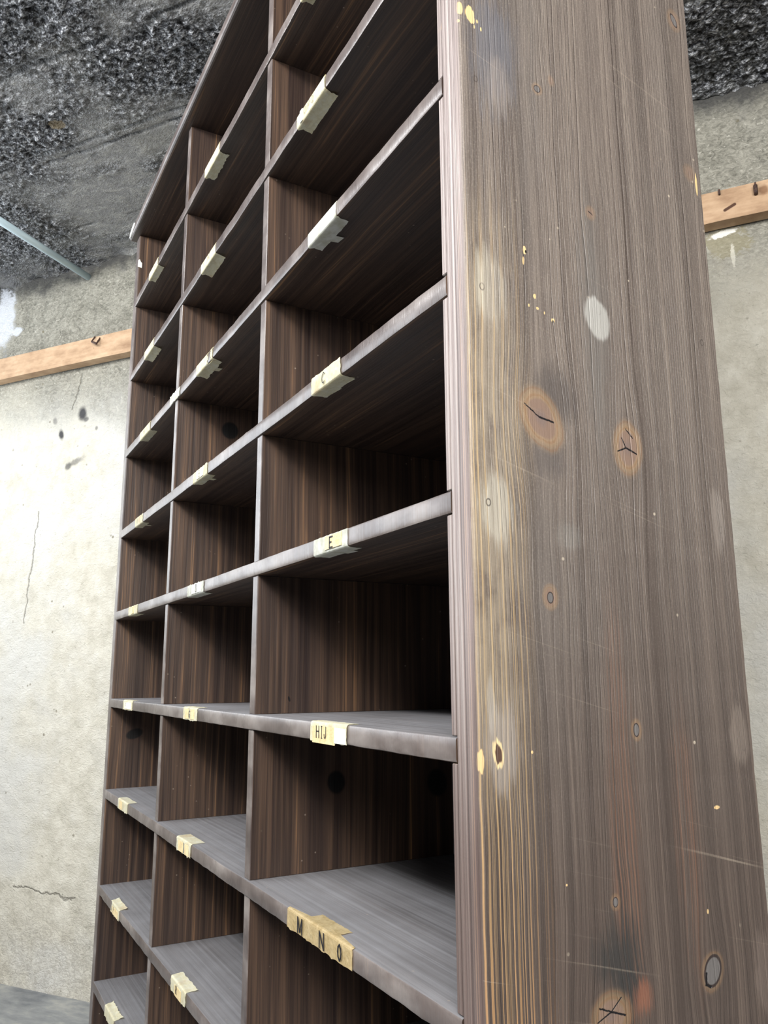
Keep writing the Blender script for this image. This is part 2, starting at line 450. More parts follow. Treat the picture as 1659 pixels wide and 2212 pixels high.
# ------------------------------------------------------------------ bookcase woods
def wood_inner():
    m = Mat('dark stained pine', 0.5, 0.45)
    x, y, z, r = m.x, m.y, m.z, m.rnd()
    o = r * 17.0
    vert = m.nz.abs().ss(0.6, 0.4)                   # 1 on upright faces
    # upright boards: grain along z, cross-grain coordinate x+y ; horizontal boards: grain along x
    cg = x * 1.0 + y
    wob = m.noise(x * 2 + o, y * 6, z * 1.6, 1.0, 2)
    warp = S(m.nt, (0.0))
    gv = m.noise((cg + wob * 0.015) * 90 + o, 0.3, z * 1.3, 1.0, 5, 0.62)
    gv2 = m.noise((cg + wob * 0.02) * 330 + o, 1.3, z * 4.0, 1.0, 3, 0.6)
    gh = m.noise(x * 1.3, (y + wob * 0.02) * 95 + o, 0.7, 1.0, 5, 0.62)
    gh2 = m.noise(x * 5, (y + wob * 0.02) * 360 + o, 2.7, 1.0, 3, 0.6)
    g = gv * vert + gh * (1.0 - vert)
    g2 = gv2 * vert + gh2 * (1.0 - vert)
    big = m.noise(x * 3 + o, y * 7, z * 2.2, 1.0, 3)
    c = m.ramp(g * 0.7 + g2 * 0.3, [(0.33, (36, 26, 24)), (0.46, (56, 43, 36)), (0.58, (82, 63, 50)), (0.70, (150, 112, 76))])
    c = m.mix(big.ss(0.45, 0.7) * 0.45, c, (48, 38, 36))
    c = m.mix((1.0 - vert) * m.nz.ss(-0.6, -0.9) * 0.35, c, (34, 26, 24))         # darker undersides: their shade put into the wood colour
    # worn and dusty upper faces
    dust = m.nz.ss(0.6, 0.9)
    dn = m.noise(x * 1.2, y * 170, 5.0 + r, 1.0, 4, 0.6)
    dn2 = m.noise(x * 6, y * 6, 3.0 + r, 1.0, 4, 0.6)
    dc = m.ramp(dn * 0.55 + dn2 * 0.45, [(0.34, (90, 88, 89)), (0.5, (111, 110, 112)), (0.66, (128, 128, 131))])
    c = m.mix(dust * 0.92, c, dc)
    # worn front edges, greyed lighter to paint in their daylight sheen
    edge = (-m.ny).ss(0.45, 0.8)
    en = m.noise(x * 9, y * 60, z * 14 + o, 1.0, 4, 0.6)
    ec = m.ramp(en, [(0.32, (74, 65, 63)), (0.5, (102, 93, 90)), (0.68, (140, 132, 128))])
    c = m.mix(edge * 0.9, c, ec)
    sp = m.voro(x, y, z, 55).ss(0.10, 0.05) * m.noise(x, y, z, 9, 2).ss(0.52, 0.62)
    c = m.mix(sp * 0.5, c, (150, 136, 122))
    # knots in the boards the picture shows
    kw = (dn2 - 0.5) * 0.9
    for (ax, px, cu, cv, a, b) in ((0, -.565, .1362, .9296, .016, .018), (0, -.565, .3176, .918, .020, .024), (0, -1.11, .1227, 1.6357, .018, .018),
                                   (0, -1.655, .066, .9414, .024, .014), (0, -.565, .0559, 1.0544, .002, .005)):
        q = m.ell(y, z, cu, cv, a, b, 0.3, kw)
        near = (x - px).abs().ss(0.012, 0.006)
        c = m.mix(q.ss(2.4, 1.2) * near * 0.2, c, (66, 44, 34))
        c = m.mix(q.ss(1.1, 0.8) * near, c, (14, 12, 12))
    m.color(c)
    m.rough(g * 0.25 + 0.30 + dust * 0.25 - edge * 0.12)
    m.bump(g + g2 * 0.7 + en * edge * 0.8, 0.28, 0.0016)
    return m
wood = wood_inner()

def wood_side():
    """the outer board of the near side: knots, filler, scratches and gold streaks where the stain has worn"""
    m = Mat('weathered stained pine board', 0.42, 0.5)
    x, y, z = m.x, m.y, m.z
    fr = (-m.ny).ss(0.5, 0.85)                       # the front edge of the board
    n_lo = m.noise(y * 7, 0.0, z * 1.1, 1.0, 3)
    n_pt = m.noise(y * 26, 4.0, z * 16, 1.0, 4, 0.6)
    wv = (m.noise(y * 5, 2.0, z * 2.2, 1.0, 2) - 0.5) * 0.010 + (n_pt - 0.5) * 0.0018
    # grain flows round the knots
    KN = [(.089, 1.335, .050, .070, .016), (.204, 1.322, .040, .070, .014), (.0895, 1.1596, .02, .05, .006), (.190, 1.0348, .02, .05, .006),
          (.270, .807, .035, .05, .012), (.1374, .790, .05, .05, .016), (.150, .884, .02, .03, .005), (.1034, 1.7167, .02, .04, .006),
          (.171, 1.5867, .025, .05, .007), (.336, 1.907, .02, .05, .006), (.340, 1.690, .02, .05, .006)]
    yg = y + wv
    for (ky, kz, a, b, s) in KN:
        dy, dz = y - ky, z - kz
        e = (((dy * dy) / (a * a) + (dz * dz) / (b * b)) * -1.0).exp()
        yg = yg - e * (dy / (dy.abs() + a * 0.35)) * s
    # slow cathedral figure in the middle of the board
    cth = m.ell(y, z, .165, 1.45, .085, 9.0).ss(1.6, 0.2)
    yg2 = yg + cth * (m.noise(y * 3, 8.0, z * 1.0, 1.0, 2) - 0.5) * 0.028
    g1 = m.noise(yg2 * 175 + (x + 0.02) * 150, 0.5, z * 0.55, 1.0, 4, 0.6)
    g2 = m.noise(yg2 * 520 + x * 500, 3.5, z * 5.0, 1.0, 3, 0.65)
    g3 = m.noise(yg2 * 62, 6.5, z * 0.7, 1.0, 2, 0.5)
    # growth rings: thin dark late-wood lines of uneven spacing and strength
    ph = yg2 * 215 + (m.noise(yg * 30, 1.5, z * 0.25, 1.0, 2) - 0.5) * 7.0 + x * 150
    tri = (ph.fract() - 0.5).abs() * 2.0
    rs = m.noise(yg2 * 40, 7.7, z * 1.1, 1.0, 3, 0.6).ss(0.36, 0.62)
    rings = tri.ss(0.72, 0.97) * (rs * 0.85 + 0.15)
    fib = m.noise(y * 950 + x * 900, 2.2, z * 26, 1.0, 2, 0.6)
    grit = m.noise(y * 500, 12.0, z * 420, 1.0, 2, 0.6)
    lines = g1.ss(0.44, 0.36)
    c = m.ramp(g3 * 0.5 + g1 * 0.3 + fib * 0.2, [(0.36, (86, 77, 71)), (0.5, (105, 95, 88)), (0.64, (122, 111, 102))])
    c = m.mix(n_lo.ss(0.45, 0.7) * 0.5, c, (104, 101, 98))
    c = m.mix(g2.ss(0.5, 0.72) * 0.30, c, (156, 144, 131))
    c = m.mix(fib.ss(0.5, 0.36) * 0.25, c, (76, 66, 60))
    c = m.mix(lines * 0.30, c, (78, 66, 60))
    c = m.mix(rings * 0.72, c, (60, 49, 44))
    c = m.mix((grit.ss(0.5, 0.66)) * 0.16, c, (176, 166, 154))
    # browner lower board, painting in the light's falloff down the panel
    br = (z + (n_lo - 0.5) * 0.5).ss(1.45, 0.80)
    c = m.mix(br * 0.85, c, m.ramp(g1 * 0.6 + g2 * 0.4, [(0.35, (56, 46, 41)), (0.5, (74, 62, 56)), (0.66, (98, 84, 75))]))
    # gold streaks near the front where the stain is rubbed through
    gs = m.noise(yg * 430, 11.0, z * 1.0, 1.0, 3, 0.55)
    zone = (y + (n_pt - 0.5) * 0.03 + (n_lo - 0.5) * 0.06).ss(0.085, 0.030) * (z + (n_lo - 0.5) * 0.4).ss(1.62, 1.30) * z.ss(0.55, 1.0) * (1.0 - fr)
    c = m.mix(zone * gs.ss(0.48, 0.62) * 0.55, c, (212, 178, 126))
    c = m.mix(zone * z.ss(0.92, 1.12) * 0.42 * n_pt.ss(0.3, 0.6), c, (172, 158, 136))
    z2 = (y + (n_pt - 0.5) * 0.03).ss(0.10, 0.03) * (z + (n_lo - 0.5) * 0.3).ss(1.05, 0.8) * (1.0 - fr)
    c = m.mix(z2 * gs.ss(0.52, 0.64) * 0.6, c, (176, 130, 90))
    redz = m.ell(y, z, .165, .95, .02, .22, 0, (n_pt - .5)).ss(1.3, 0.4) + m.ell(y, z, .250, .93, .018, .13, 0, (n_pt - .5)).ss(1.3, 0.4)
    c = m.mix(redz.min(1.0) * gs.ss(0.44, 0.64) * 0.28, c, (164, 112, 82))
    # grey band of different stain down the middle, blue-grey stain near the top front
    w1 = (n_pt - 0.5) * 0.8 + (gs - 0.5) * 1.3 + (m.noise(y * 120, 9.0, z * 22, 1.0, 4, 0.6) - 0.5) * 0.9
    c = m.mix(m.ell(y, z, .168, 1.46, .020, .16, 0.0, w1).ss(1.2, 0.4) * 0.55, c, (102, 98, 94))
    c = m.mix(m.ell(y, z, .045, 1.74, .034, .075, 0.0, w1).ss(1.25, 0.4) * 0.6, c, (96, 98, 106))
    c = m.mix(m.ell(y, z, .110, 1.365, .035, .030, -0.7, w1).ss(1.25, 0.4) * 0.6, c, (74, 68, 66))
    c = m.mix(m.ell(y, z, .095, 1.296, .025, .022, 0.0, w1).ss(1.2, 0.4) * 0.5, c, (82, 76, 74))
    c = m.mix(m.ell(y, z, .1533, .838, .033, .034, 0.0, w1 * 1.4).ss(1.3, 0.3) * 0.85, c, (52, 51, 50))
    c = m.mix(m.ell(y, z, .165, .812, .024, .016, 0.0, w1 * 1.4).ss(1.3, 0.3) * 0.8, c, (52, 51, 50))
    c = m.mix(m.ell(y, z, .178, .8015, .011, .016, 0.0, w1 * 1.5).ss(1.3, 0.3) * 0.75, c, (136, 90, 70))
    # pale rubbed patches and filler
    bru = gs.ss(0.30, 0.55) * 0.6 + 0.4
    for (cy, cz, a, b, s, cc) in ((.030, 1.462, .020, .040, .75, (196, 188, 172)), (.021, 1.470, .009, .040, .6, (200, 192, 172)), (.029, 1.238, .019, .036, .85, (206, 200, 186)),
                                  (.336, 1.256, .011, .040, .6, (170, 160, 150)), (.026, 1.026, .020, .042, .85, (178, 168, 160)), (.017, 1.062, .006, .028, .6, (196, 190, 180)),
                                  (.338, 1.022, .014, .034, .55, (160, 146, 134)), (.346, .795, .016, .040, .5, (150, 134, 124)), (.050, 1.70, .016, .035, .55, (172, 158, 146)),
                                  (.116, 1.220, .018, .016, .3, (158, 160, 154))):
        c = m.mix(m.ell(y, z, cy, cz, a, b, 0.0, w1 * 1.2).ss(1.15, 0.65) * bru * (s * 0.62) * (1.0 - fr), c, tuple(int(v * 0.93) for v in cc))
    fil = m.ell(y, z, .1715, 1.4615, .0165, .0245, 0.25, w1 * 0.35)
    c = m.mix(fil.ss(1.10, 0.85) * 0.7, c, (176, 174, 168))
    # knots
    for (ky, kz, a, b, ang, s) in ((.0885, 1.337, .0195, .0275, .55, 1.0), (.2035, 1.3225, .0165, .0235, 0.0, 1.0), (.1374, .7915, .019, .017, 0.0, .9),
                                   (.2704, .8068, .012, .0145, -0.5, .8), (.0895, 1.1596, .0075, .010, 0.0, .8), (.1899, 1.0348, .0058, .0085, 0.0, .8), (.1499, .8837, .005, .006, 0.0, .7),
                                   (.1034, 1.7167, .006, .006, 0.4, .7), (.171, 1.5867, .006, .007, 0.0, .6), (.3357, 1.907, .010, .013, 0.3, .6), (.3404, 1.6902, .009, .010, 0.3, .5), (.124, 1.735, .004, .006, 0, .5)):
        q = m.ell(y, z, ky, kz, a, b, ang, (n_pt - 0.5) * 0.5)
        c = m.mix(q.ss(1.5, 0.9) * s * s * 0.5, c, (166, 136, 100))
        c = m.mix((q * 22.0).sin().ss(0.2, 0.9) * q.ss(1.5, 1.1) * 0.35 * s, c, (122, 84, 56))
        c = m.mix(q.ss(0.88, 0.74) * s, c, (128, 106, 92))
        c = m.mix(q.ss(0.50, 0.1) * s * 0.6, c, (112, 98, 94))
    for (ky, kz, a, b, ang) in ((.2704, .8068, .0105, .0135, -0.5), (.1899, 1.0348, .0036, .006, 0), (.1499, .8837, .003, .004, 0), (.3357, 1.907, .004, .009, .5), (.1034, 1.7167, .004, .004, 0), (.0895, 1.1596, .0035, .005, 0)):
        q = m.ell(y, z, ky, kz, a, b, ang)
        c = m.mix(q.ss(1.0, 0.9), c, (104, 100, 98))
        c = m.mix((q - 1.02).abs().ss(0.16, 0.06), c, (52, 42, 40))
    # cracks in the knots
    jit = (m.noise(y, 1.0, z, 300, 2) - 0.5) * 0.0016
    cy_, cz_ = y + jit, z + jit
    dmin = None
    for p, q, w in (((.068, 1.3498), (.0859, 1.3381), .00065), ((.0859, 1.3381), (.104, 1.3352), .00095),
                    ((.1961, 1.3317), (.2012, 1.3218), .0008), ((.2012, 1.3218), (.1895, 1.3169), .0008), ((.2012, 1.3218), (.216, 1.3171), .0009),
                    ((.1374, .7950), (.124, .8000), .0007), ((.1374, .7950), (.150, .8045), .0006), ((.1374, .7950), (.154, .7895), .0008), ((.1374, .7950), (.121, .7890), .0006),
                    ((.168, 1.5880), (.174, 1.5850), .0005), ((.2615, .8060), (.2600, .7960), .0012), ((.2600, .7960), (.2660, .7935), .0012), ((.203, 1.343), (.212, 1.334), .0006)):
        d = m.seg(cy_, cz_, p, q) * (0.001 / w)
        dmin = d if dmin is None else dmin.min(d)
    crk = dmin.ss(0.0013, 0.0006)
    c = m.mix(crk, c, (14, 11, 15))
    # filled nail heads: small dark rings
    nails = None
    for (ky, kz) in ((.1743, 1.4705), (.0205, 1.2452), (.0208, 1.6966), (.3349, 1.4678), (.3386, 1.2455), (.021, 1.4625), (.344, 1.012)):
        q = (m.ell(y, z, ky, kz, .0026, .0034, 0.0, (n_pt - 0.5) * 0.8) - 1.0).abs().ss(0.34, 0.10)
        nails = q if nails is None else nails.max(q)
    c = m.mix(nails * n_pt.ss(0.38, 0.52) * 0.8, c, (60, 52, 48))
    q = m.ell(y, z, .0228, 1.0200, .0045, .0095, 0.15, w1 * 1.2)
    c = m.mix(q.ss(1.5, 1.2), c, (220, 196, 150)); c = m.mix(q.ss(1.0, 0.8) * n_pt.ss(0.40, 0.5), c, (84, 62, 50))
    # chips down to fresh wood
    for (cy, cz, a, b) in ((.0165, 1.7735, .0058, .0085), (.0190, 1.7675, .004, .006), (.0035, 1.7750, .0030, .0075), (.0020, 1.7600, .0015, .002), (.0215, 1.7600, .0010, .003), (.0300, 1.7605, .0010, .0025), (.0255, 1.7680, .0012, .002),
                          (.0044, 1.0150, .0030, .0105), (.0762, 1.5165, .0020, .0050), (.0740, 1.504, .0012, .004), (.0869, 1.4676, .0020, .003), (.110, 1.4462, .0022, .0022), (.0900, 1.455, .002, .002),
                          (.099, 1.452, .001, .002), (.079, 1.456, .001, .002), (.3505, 1.680, .0022, .016), (.0930, .905, .0010, .001), (.060, 1.02, .0012, .0015), (.27, .86, .0012, .002), (.295, .955, .004, .0018)):
        c = m.mix(m.ell(y, z, cy, cz, a, b, 0.0, w1 * 0.9).ss(1.1, 0.9), c, (218, 186, 134))
    c = m.mix(m.ell(y, z, .110, 1.4450, .0012, .0014).ss(1.1, 0.9), c, (20, 16, 14))
    c = m.mix(m.ell(y, z, .0778, 1.5150, .0012, .0018).ss(1.1, 0.9), c, (20, 16, 14))
    # fine scratches across the board
    sc = m.noise(y * 8 + z * 22, z * 230 + y * 60, 2.0, 1.0, 3, 0.6)
    c = m.mix(sc.ss(0.62, 0.75) * m.noise(y * 6, 1.0, z * 4, 1.0, 2).ss(0.42, 0.6) * 0.35, c, (182, 168, 150))
    sp = m.voro(x, y, z, 42).ss(0.09, 0.05) * m.noise(y, 5.0, z, 7, 2).ss(0.55, 0.65)
    c = m.mix(sp * 0.7, c, (214, 200, 178))
    # front edge: purplish brown, ribbed
    e1 = m.noise(x * 420, 0.4, z * 0.8, 1.0, 3, 0.55); e2 = m.noise(x * 90, 5.4, z * 3, 1.0, 4, 0.6)
    ec = m.ramp(e1 * 0.7 + e2 * 0.3, [(0.36, (96, 84, 81)), (0.5, (138, 124, 120)), (0.64, (176, 165, 160))])
    ec = m.mix(z.ss(1.15, 0.90) * 0.75, ec, m.ramp(e1, [(0.35, (66, 52, 49)), (0.66, (98, 78, 70))]))
    ec = m.mix((e1.ss(0.54, 0.64)) * x.ss(-0.014, -0.004) * z.ss(1.75, 1.6) * 0.6, ec, (188, 142, 104))
    c = m.mix(fr * 0.95, c, ec)
    m.color(c)
    m.rough(g2 * 0.2 + 0.30 + n_pt * 0.08)
    rib = e1 * fr * 2.2
    m.bump(g1 * 0.4 + g2 * 0.4 + fib * 0.4 + grit * 0.15 + rib - rings * 0.8 - crk * 1.8 + n_pt * 0.2, 0.5, 0.0022)
    return m
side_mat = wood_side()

# ------------------------------------------------------------------ bookcase
D = 0.360
XR = -0.0395          # inner face of the near side board
XL, XLO = -1.6581, -1.6945
D1, D2 = -0.5649, -1.1096
TD = 0.0215
ZT = [2.3738, 2.1668, 1.9388, 1.7130, 1.4834, 1.2606, 1.0333, 0.8054, 0.5749, 0.3539, 0.1290]
TS = 0.0225
case = empty('bookcase', (-0.85, 0.18, 0.0),
             'tall dark stained wooden pigeonhole bookcase with open compartments and paper labels', 'bookcase')

# near side board, notched at the front for the shelf ends
bm = bmesh.new()
def panel_body(bm, xi, xo):
    """outer layer of the side board with a rounded outer front corner"""
    pts = []
    r = 0.006
    for k in range(7):
        a = math.pi / 2 * k / 6
        pts.append((xo - r + r * math.sin(a), r - r * math.cos(a)))
    pts += [(xo, D - 0.002), (xo - 0.002, D), (xi, D), (xi, 0.0)]
    zs = frange(0.0, ZT[0], 160)
    rings = []
    for zz in zs:
        w = 0.0006 * fbm(Vector((0.0, 2.0, zz * 6)), 3); wb = 0.0005 * fbm(Vector((3.0, 2.0, zz * 30)), 3)
        rings.append([bm.verts.new((p[0] + (wb if k < 8 else 0), p[1] + (w if k < 7 or k == 10 else 0), zz)) for k, p in enumerate(pts)])
    n = len(pts)
    for a, b in zip(rings, rings[1:]):
        for k in range(n): bm.faces.new((a[k], b[k], b[(k + 1) % n], a[(k + 1) % n]))
    bm.faces.new(rings[0]); bm.faces.new(rings[-1][::-1])
panel_body(bm, -0.0293, 0.0)
zs = [ZT[0]] + ZT[1:]
for i in range(len(ZT)):
    top = ZT[i] if i == 0 else ZT[i] - TS - 0.0006
    bot = (ZT[i + 1] + (0.0030 if i + 1 == 4 else 0.0009)) if i + 1 < len(ZT) else 0.0
    add_box(bm, XR, -0.0299, 0.0003, D - 0.001, bot, top, 0.0008)
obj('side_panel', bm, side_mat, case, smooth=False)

# far side board
bm = bmesh.new()
add_box(bm, XLO, XL, 0.0, D, 0.0, ZT[0], 0.0035, seg=2)
obj('side_panel', bm, wood, case)

# top board with a small overhang and a rounded front
bm = bmesh.new()
add_box(bm, -1.712, 0.018, -0.021, D + 0.004, ZT[0], ZT[0] + 0.026, 0.009, seg=4)
top = obj('top_board', bm, wood, case)
mwp = Mat('white paint', 0.6, 0.4); mwp.color((232, 236, 232))
bm = bmesh.new()
pts = [(-1.700, 2.378), (-1.694, 2.390), (-1.672, 2.396), (-1.640, 2.398), (-1.628, 2.390), (-1.640, 2.384), (-1.668, 2.379), (-1.690, 2.376)]
lo_, hi_ = [bm.verts.new((a, -0.0222, b)) for a, b in pts], [bm.verts.new((a, -0.0195, b)) for a, b in pts]
bm.faces.new(lo_); bm.faces.new(hi_[::-1])
for k in range(len(pts)): bm.faces.new((lo_[k], lo_[(k + 1) % 8], hi_[(k + 1) % 8], hi_[k]))
o = obj('paint_chip', bm, mwp, top); o['label'] = 'white chip on the far front corner of the top board'

# back board and plinth
bm = bmesh.new(); add_box(bm, XL - 0.004, XR + 0.004, D - 0.014, D - 0.002, 0.0, ZT[0] + 0.001)
obj('back_panel', bm, wood, case)
bm = bmesh.new(); add_box(bm, XL - 0.002, XR + 0.002, 0.012, 0.034, 0.0, ZT[10] - TS + 0.001, 0.001)
obj('plinth', bm, wood, case)

# shelves: slightly uneven boards with eased arrises
def shelf_bm(zt, seed):
    bm = bmesh.new()
    x0, x1 = XL - 0.010, -0.0303
    y0, y1 = -0.0012, D - 0.013
    e = 0.0026
    prof = [(y0 + e * 1.0, zt), (y0 + e * .3, zt - e * .3), (y0, zt - e), (y0, zt - TS + e * 1.3), (y0 + e * .35, zt - TS + e * .4), (y0 + e * 1.4, zt - TS), (y1, zt - TS), (y1, zt)]
    xs = frange(x0, x1, 150)
    rings = []
    for u in xs:
        w = 0.0009 * fbm(Vector((u * 5, seed * 3.1, 0)), 3)
        c = 0.0006 * fbm(Vector((u * 34, seed * 7.7, 3)), 3)
        dent = 0.0016 * max(0.0, fbm(Vector((u * 18, seed * 5.5, 9)), 2) - 0.32)
        ring = []
        for k, (yy, zz) in enumerate(prof):
            dy = w + (c if k in (1, 2, 3, 4) else 0) + (dent if k in (3, 4) else 0)
            dz = (c * 0.6 + dent if k in (4, 5) else 0) - (c * 0.4 if k in (0, 1) else 0)
            if k >= 6: dy = 0
            ring.append(bm.verts.new((u, yy + dy, zz + dz)))
        rings.append(ring)
    for a, b in zip(rings, rings[1:]):
        for k in range(8): bm.faces.new((a[k], b[k], b[(k + 1) % 8], a[(k + 1) % 8]))
    bm.faces.new(rings[0]); bm.faces.new(rings[-1][::-1])
    return bm
shelves = {}
for i in range(1, 11):
    shelves[i] = obj('shelf', shelf_bm(ZT[i], i), wood, case, smooth=True)
    shelves[i].data.set_sharp_from_angle(angle=math.radians(28))

# dividers between the shelves
for i in range(0, 10):
    zt = ZT[i] if i == 0 else ZT[i] - TS
    for j, xd in enumerate((D1, D2)):
        dx = random.uniform(-0.0012, 0.0012)
        bm = bmesh.new()
        add_box(bm, xd - TD + dx, xd + dx, 0.0012 + random.uniform(0, .0012), D - 0.013, ZT[i + 1] - 0.0004, zt + 0.0004, 0.0012)
        obj('divider', bm, wood, case)

# ------------------------------------------------------------------ paper labels on the shelf edges
mpa = Mat('yellowed paper', 0.75, 0.25)
x, y, z, r = mpa.x, mpa.y, mpa.z, mpa.rnd()
q1 = mpa.noise(x * 60 + r * 9, y * 60, z * 60, 1.0, 4, 0.6); q2 = mpa.noise(x * 300, y * 300, z * 260, 1.0, 3, 0.6)
c = mpa.ramp(q1 * 0.6 + q2 * 0.4, [(0.34, (232, 223, 188)), (0.5, (246, 241, 214)), (0.66, (252, 250, 234))])
c = mpa.mix(mpa.noise(x * 24 + r * 7, y * 20, z * 30, 1.0, 2).ss(0.56, 0.68) * 0.3, c, (206, 170, 116))
mpa.color(c); mpa.bump(q1 + q2 * 0.4, 0.3, 0.001)
mtp = Mat('aged brown paper tape', 0.6, 0.35)
x, y, z, r = mtp.x, mtp.y, mtp.z, mtp.rnd()
q1 = mtp.noise(x * 70 + r * 9, y * 70, z * 60, 1.0, 4, 0.6); q2 = mtp.noise(x * 420, y * 300, z * 420, 1.0, 3, 0.6)
mtp.color(mtp.ramp(q1 * 0.6 + q2 * 0.4, [(0.36, (200, 176, 126)), (0.5, (220, 199, 152)), (0.66, (234, 216, 174))]))
mtp.bump(q1 + q2 * 0.4, 0.25, 0.001)
mwt = Mat('white gummed paper', 0.7, 0.25)
mwt.color(mwt.ramp(mwt.noise(mwt.x * 80, mwt.y * 80, mwt.z * 80, 1.0, 3), [(0.35, (222, 222, 206)), (0.6, (242, 243, 236))]))
mik = Mat('faded blue black ink', 0.6, 0.3); mik.color((24, 24, 32))
mfi = Mat('pale faded ink', 0.7, 0.3); mfi.color((150, 146, 128))

LET = {  # strokes in a unit cell, x 0..1, z 0..1
 'A': [[(0, 0), (.5, 1), (1, 0)], [(.2, .35), (.8, .35)]],
 'B': [[(0, 0), (0, 1), (.8, .95), (.8, .55), (0, .5)], [(.8, .5), (1, .1), (0, 0)]],
 'C': [[(.95, .85), (.6, 1), (.15, .8), (0, .5), (.15, .18), (.6, 0), (.95, .15)]],
 'D': [[(0, 0), (0, 1), (.6, .95), (1, .6), (1, .4), (.6, .05), (0, 0)]],
 'E': [[(1, 1), (0, 1), (0, 0), (1, 0)], [(0, .5), (.6, .5)]],
 'F': [[(1, 1), (0, 1), (0, 0)], [(0, .5), (.6, .5)]],
 'G': [[(.95, .85), (.6, 1), (.15, .8), (0, .5), (.15, .18), (.6, 0), (1, .15), (1, .45), (.6, .45)]],
 'H': [[(0, 0), (0, 1)], [(1, 0), (1, 1)], [(0, .55), (1, .55)]],
 'I': [[(.5, 0), (.5, 1)], [(.2, 0), (.8, 0)], [(.2, 1), (.8, 1)]],
 'J': [[(.8, 1), (.8, .2), (.5, 0), (.15, .1), (.05, .35)]],
 'L': [[(.3, 1), (.3, 0), (.9, 0)]],
 'M': [[(0, 0), (0, 1), (.5, .1), (1, 1), (1, 0)]],
 'N': [[(0, 0), (0, 1), (1, 0), (1, 1)]],
 'O': [[(.5, 0), (.12, .2), (0, .5), (.12, .8), (.5, 1), (.88, .8), (1, .5), (.88, .2), (.5, 0)]],
 'P': [[(0, 0), (0, 1), (.8, .95), (.9, .7), (.7, .5), (0, .48)]],
 'Q': [[(.5, 0), (.12, .2), (0, .5), (.12, .8), (.5, 1), (.88, .8), (1, .5), (.88, .2), (.5, 0)], [(.6, .25), (1, -.02)]],
 'R': [[(0, 0), (0, 1), (.8, .95), (.9, .7), (.7, .5), (0, .48)], [(.4, .48), (1, 0)]],
}
def stroke(bm, p, q, w, y, mat):
    d = Vector((q[0] - p[0], q[1] - p[1])); n = d.normalized()
    t = Vector((-n.y, n.x)) * w / 2; e = n * w * 0.4
    a = Vector(p) - e; b = Vector(q) + e
    vs = [(a + t), (a - t), (b - t), (b + t)]
    f = [bm.verts.new((v.x, y, v.y)) for v in vs]; g = [bm.verts.new((v.x, y + 0.0003, v.y)) for v in vs]
    fs = [bm.faces.new(f), bm.faces.new(g[::-1])] + [bm.faces.new((f[k], f[(k + 1) % 4], g[(k + 1) % 4], g[k])) for k in range(4)]
    for f in fs: f.material_index = mat

